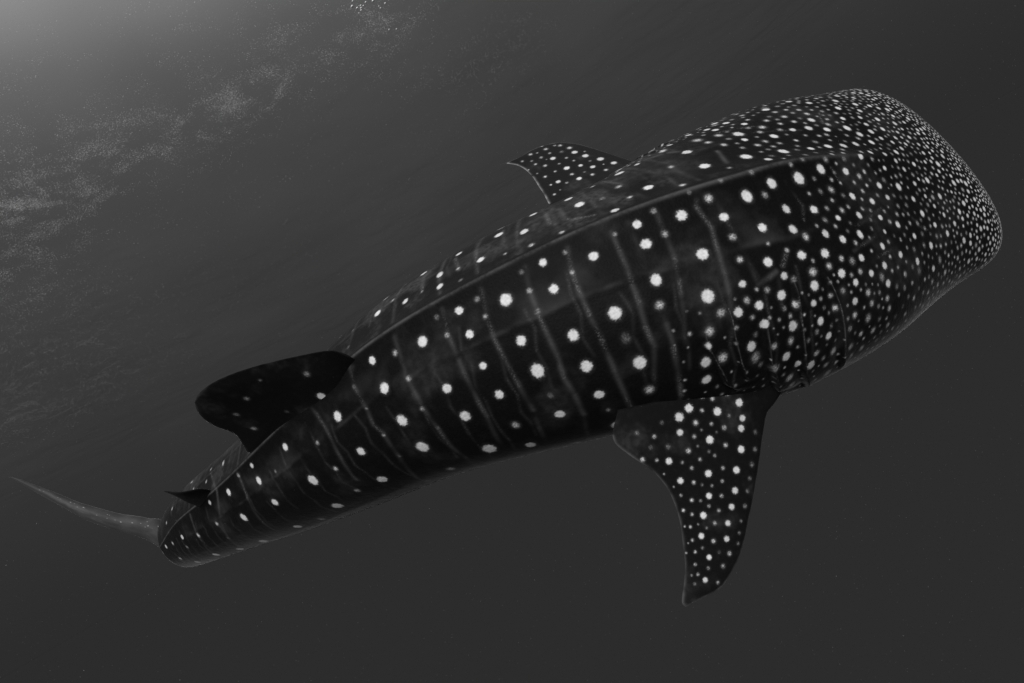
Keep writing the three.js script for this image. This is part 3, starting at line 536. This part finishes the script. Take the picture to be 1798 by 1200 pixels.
// ---------------------------------------------------------------- the whale shark
const skin = (map, relief) => {
  const m = new THREE.MeshPhysicalMaterial({ map, roughness: 0.5, specularIntensity: 0.07, sheen: 0.55, sheenColor: new THREE.Color(1, 1, 1), sheenRoughness: 0.45 });
  if (relief) { m.bumpMap = relief; m.bumpScale = 0.0022; }
  return m;
};
const shark = new THREE.Group();
shark.name = 'whale_shark';
shark.userData = { label: 'large dark whale shark covered in white spots, swimming with its back turned to the viewer', category: 'whale shark' };
scene.add(shark);
{
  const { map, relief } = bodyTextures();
  const finSkin = greyTexture(512, 256, (u, v) => {
    let c = skinGrain(u * 1.2 + 3, v * 0.35, 2.2) + 0.006;
    return c;
  });
  const caudalMarks = new Marks(0.05);
  for (let k = 0; k < 22; k++) caudalMarks.add({ p: new THREE.Vector3(rnd() * 0.85 + 0.02, (0.05 + 0.25 * rnd()) * 0.3, 0), r: 0.003 + 0.0035 * rnd(), b: 0.4 + 0.5 * rnd(), k: k * 2.1, sq: 1 }, 0.02);
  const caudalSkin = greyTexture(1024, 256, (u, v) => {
    let c = skinGrain(u * 1.1 + 1, v * 0.3, 5.2) * 2.0 + 0.040 + 0.02 * smooth(-0.2, 0.35, fbm(u * 9, v * 3, 2.2, 4)), s = 0;  // raised base paints the light and haze on the tail fin into its colour
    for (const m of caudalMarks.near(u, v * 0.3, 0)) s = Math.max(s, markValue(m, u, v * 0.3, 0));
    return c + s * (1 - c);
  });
  const nearFin = planeFin(NEAR_PECTORAL, [0.022, 0.008], 0.9, 1024, 0.14), farFin = planeFin(FAR_PECTORAL, [0.024, 0.008], 1.2, 512, 0.12, 1.0, lens, 0.26, 0.004), dorsalFin = planeFin(DORSAL, [0.026, 0.010], 1.8, 512, 0.2, 1.05, (c) => { const r = 0.55; return wedge(c) * r + lens(c) * (1 - r) * smooth(0, 0.2, c); }, 0.02);  // far fin skin painted paler, as if light came through it
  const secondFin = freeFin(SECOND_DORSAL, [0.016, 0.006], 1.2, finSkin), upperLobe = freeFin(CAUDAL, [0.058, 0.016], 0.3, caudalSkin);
  const lower = { upper: [[0, 0.02, 0], [0.05, -0.10, 0], [0.14, -0.24, 0], [0.24, -0.36, 0]], lower: [[0.30, 0.05, 0], [0.26, -0.10, 0], [0.25, -0.24, 0], [0.24, -0.36, 0]] };
  {                                                                // the lower lobe of the tail, swept back behind the stem
    const F = frameAt(LENGTH - 0.10), to = ([a, b]) => F.C.clone().addScaledVector(F.T, a + 0.5 * -b).addScaledVector(F.D, b * 0.5).addScaledVector(F.S, -0.04).toArray();
    lower.upper = lower.upper.map(to); lower.lower = lower.lower.map(to);
  }
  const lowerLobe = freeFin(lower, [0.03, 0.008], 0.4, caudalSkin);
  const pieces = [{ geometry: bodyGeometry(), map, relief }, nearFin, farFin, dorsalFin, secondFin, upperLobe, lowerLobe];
  const evaluator = new Evaluator();
  evaluator.useGroups = true;
  let whole = null;
  for (const p of pieces) {
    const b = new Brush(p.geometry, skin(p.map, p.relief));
    b.updateMatrixWorld();
    whole = whole ? evaluator.evaluate(whole, b, ADDITION) : b;
  }
  const mesh = new THREE.Mesh(whole.geometry, whole.material);
  mesh.name = 'body';
  mesh.castShadow = mesh.receiveShadow = true;
  shark.add(mesh);
  const eyeball = new THREE.SphereGeometry(0.026, 24, 16), iris = new THREE.MeshPhysicalMaterial({ color: new THREE.Color().setRGB(0.012, 0.012, 0.012), roughness: 0.15 });
  for (const side of [1, -1]) {
    const x = 0.52, F = frameAt(x), e = new THREE.Mesh(eyeball, iris);
    e.name = side > 0 ? 'eye' : 'eye_001';
    e.position.copy(pointOn(F, x, side * 100)).lerp(F.C, 0.03);
    e.castShadow = e.receiveShadow = true;
    shark.add(e);
  }
  console.log('triangles', (whole.geometry.index ?? whole.geometry.attributes.position).count / 3, 'materials', [].concat(whole.material).length, 'groups', whole.geometry.groups.length);
}

// ---------------------------------------------------------------- the rippled water surface overhead, with pale flecks added under it to imitate its shimmer
{
  const depth = 6.5, cx = -2, cz = -14, size = 2, n = 640, g = new THREE.PlaneGeometry(size, size, n, n);
  g.rotateX(-Math.PI / 2);
  const p = g.attributes.position, reach = (s) => Math.sign(s) * (Math.abs(s) < 0.8 ? Math.abs(s) * 27.5 : 22 * Math.exp((Math.abs(s) - 0.8) * 33));
  for (let i = 0; i < p.count; i++) {                              // finer mesh near the viewer, waves that die out towards the rim
    const sx = p.getX(i) / size * 2, sz = p.getZ(i) / size * 2, x = reach(sx), z = reach(sz);
    const rim = 1 - smooth(0.65, 0.85, Math.max(Math.abs(sx), Math.abs(sz)));
    p.setXYZ(i, x, 0.25 * fbm(x * 0.22, 1.5, z * 0.22, 3) * rim + (0.02 + 0.07 * smooth(-0.1, 0.3, fbm(x * 0.3, 9, z * 0.3, 2))) * rim * fbm(x * 1.3, 4.5, z * 1.2, 3), z);
  }
  g.computeVertexNormals();
  const water = new THREE.Mesh(g, new THREE.MeshPhysicalMaterial({ color: 0xffffff, roughness: 0.02, transmission: 1, thickness: 0, ior: 1.33, side: THREE.DoubleSide }));
  water.name = 'water_surface';
  water.position.set(cx, depth, cz);
  water.userData = { kind: 'structure' };
  water.receiveShadow = true;
  scene.add(water);

  const banks = [[-6.3, -11.0, 1.4, 1], [-4.9, -10.5, 1.1, 0.9], [-3.4, -10.6, 0.9, 0.75], [-2.4, -11.6, 0.8, 0.5], [-1.4, -11.2, 0.8, 0.8], [-0.4, -11.0, 0.8, 0.9], [0.6, -11.8, 0.8, 0.7], [-5.0, -8.6, 1.8, 0.15], [-2.0, -9.3, 1.5, 0.15], [2.6, -14.5, 1.5, 0.12], [-8.3, -12.6, 1.5, 0.45], [-10.5, -15.5, 2.2, 0.3], [-7, -9.5, 1.3, 0.3], [-13, -20, 3, 0.2]];
  const texture = (x, z) => {
    const wx = x + 0.4 * fbm(x * 0.9, 0, z * 0.9, 3), wz = z + 0.4 * fbm(x * 0.9, 7, z * 0.9, 3);
    return clamp(0.6 + 1.6 * fbm(x * 0.6 + 3, 1, z * 0.6, 2)) * Math.pow(clamp(0.42 + 1.8 * fbm(wx * 2.2, 2, wz * 2.0, 5)), 1.8);
  };
  const shape = new THREE.CircleGeometry(1, 7);
  shape.rotateX(-Math.PI / 2);
  const shimmer = new THREE.MeshPhysicalMaterial({ color: new THREE.Color().setRGB(0.75, 0.75, 0.75), roughness: 1, transmission: 0.55, thickness: 0, side: THREE.DoubleSide, specularIntensity: 0 });
  const spread = banks.map(([, , r, k]) => r * r * k), sum = spread.reduce((p, v) => p + v), gauss = () => Math.sqrt(-Math.log(1 - rnd())) * Math.cos(6.2832 * rnd());
  const at = [], q = new THREE.Matrix4(), e = new THREE.Euler(), sc = new THREE.Vector3();
  for (let k = 0; k < 900000 && at.length < 120000; k++) {
    let pick = rnd() * sum * 1.12, i = 0;
    while (i < banks.length && (pick -= spread[i]) > 0) i++;
    const [bx, bz, r] = banks[i] ?? [-5, -14, 9], x = bx + gauss() * r, z = bz + gauss() * r;
    if (rnd() > texture(x, z)) continue;
    const s = 0.0014 + 0.0042 * Math.pow(rnd(), 5);
    at.push(q.makeRotationFromEuler(e.set((rnd() - 0.5) * 0.6, rnd() * 6.3, (rnd() - 0.5) * 0.6)).scale(sc.set(s * (0.6 + rnd()), 1, s)).setPosition(x, depth - 0.28 + 0.05 * rnd(), z).clone());
  }
  const flecks = new THREE.InstancedMesh(shape, shimmer, at.length);
  at.forEach((m, k) => flecks.setMatrixAt(k, m));
  flecks.name = 'shimmer_flecks';
  flecks.userData = { kind: 'stuff', label: 'pale flecks added in loose banks to imitate shimmer on the water surface', category: 'shimmer' };
  flecks.castShadow = flecks.receiveShadow = true;
  scene.add(flecks);
  console.log('shimmer', at.length);
}

// ---------------------------------------------------------------- bubbles at the top of the view and drifting specks
{
  const g = new THREE.SphereGeometry(1, 18, 12), m = new THREE.MeshPhysicalMaterial({ color: new THREE.Color().setRGB(0.7, 0.7, 0.7), roughness: 0.12, clearcoat: 1 });
  const spots = [[618, 11, 3.0], [627, 14, 2.4], [633, 10, 2.2], [634, 14, 2.4], [634, 18, 2.2], [642, 4, 2.2], [655, 1, 3.2], [638, 10, 1.8], [619, 2, 2.0], [676, 6, 2.0], [668, 14, 1.8], [665, 11, 1.5], [630, 23, 1.5], [683, 52, 1.8], [696, 51, 1.7]];
  const F = 600 / Math.tan(26 * Math.PI / 180);
  spots.forEach(([x, y, r], k) => {
    const z = 4.6 + 0.5 * rnd(), b = new THREE.Mesh(g, m);
    b.name = k ? 'air_bubble_' + String(k).padStart(3, '0') : 'air_bubble';
    b.position.copy(fromCamera((x - 899) / F * z, -(y - 600) / F * z, -z));
    b.scale.set(1.25, 0.8, 1).multiplyScalar(0.75 * r / F * z);
    b.rotation.z = 0.4;
    b.castShadow = b.receiveShadow = true;
    b.userData = { label: 'tiny bright air bubble drifting in the loose cluster above the whale shark', category: 'air bubble', group: 'air bubbles drifting near the surface' };
    scene.add(b);
  });
  const n = 22000, specks = new THREE.InstancedMesh(new THREE.IcosahedronGeometry(1, 0), new THREE.MeshStandardMaterial({ color: new THREE.Color().setRGB(0.16, 0.16, 0.16), roughness: 0.9 }), n), q = new THREE.Matrix4(), e = new THREE.Euler();
  for (let k = 0; k < n; k++) {
    const z = 2.2 + 9 * rnd(), s = z * (k < 30 ? 0.0006 : 0.00010 + 0.00026 * Math.pow(rnd(), 3));
    q.makeRotationFromEuler(e.set(rnd() * 6, rnd() * 6, rnd() * 6)).scale(new THREE.Vector3(s, s * (0.5 + rnd()), s)).setPosition(fromCamera((rnd() - 0.5) * 2.2 * z, (rnd() - 0.5) * 1.6 * z, -z));
    specks.setMatrixAt(k, q);
  }
  specks.name = 'drifting_particles';
  specks.userData = { kind: 'stuff', label: 'fine pale particles drifting in the dark open water', category: 'particles' };
  specks.castShadow = specks.receiveShadow = true;
  scene.add(specks);
}

renderer.render(scene, camera);
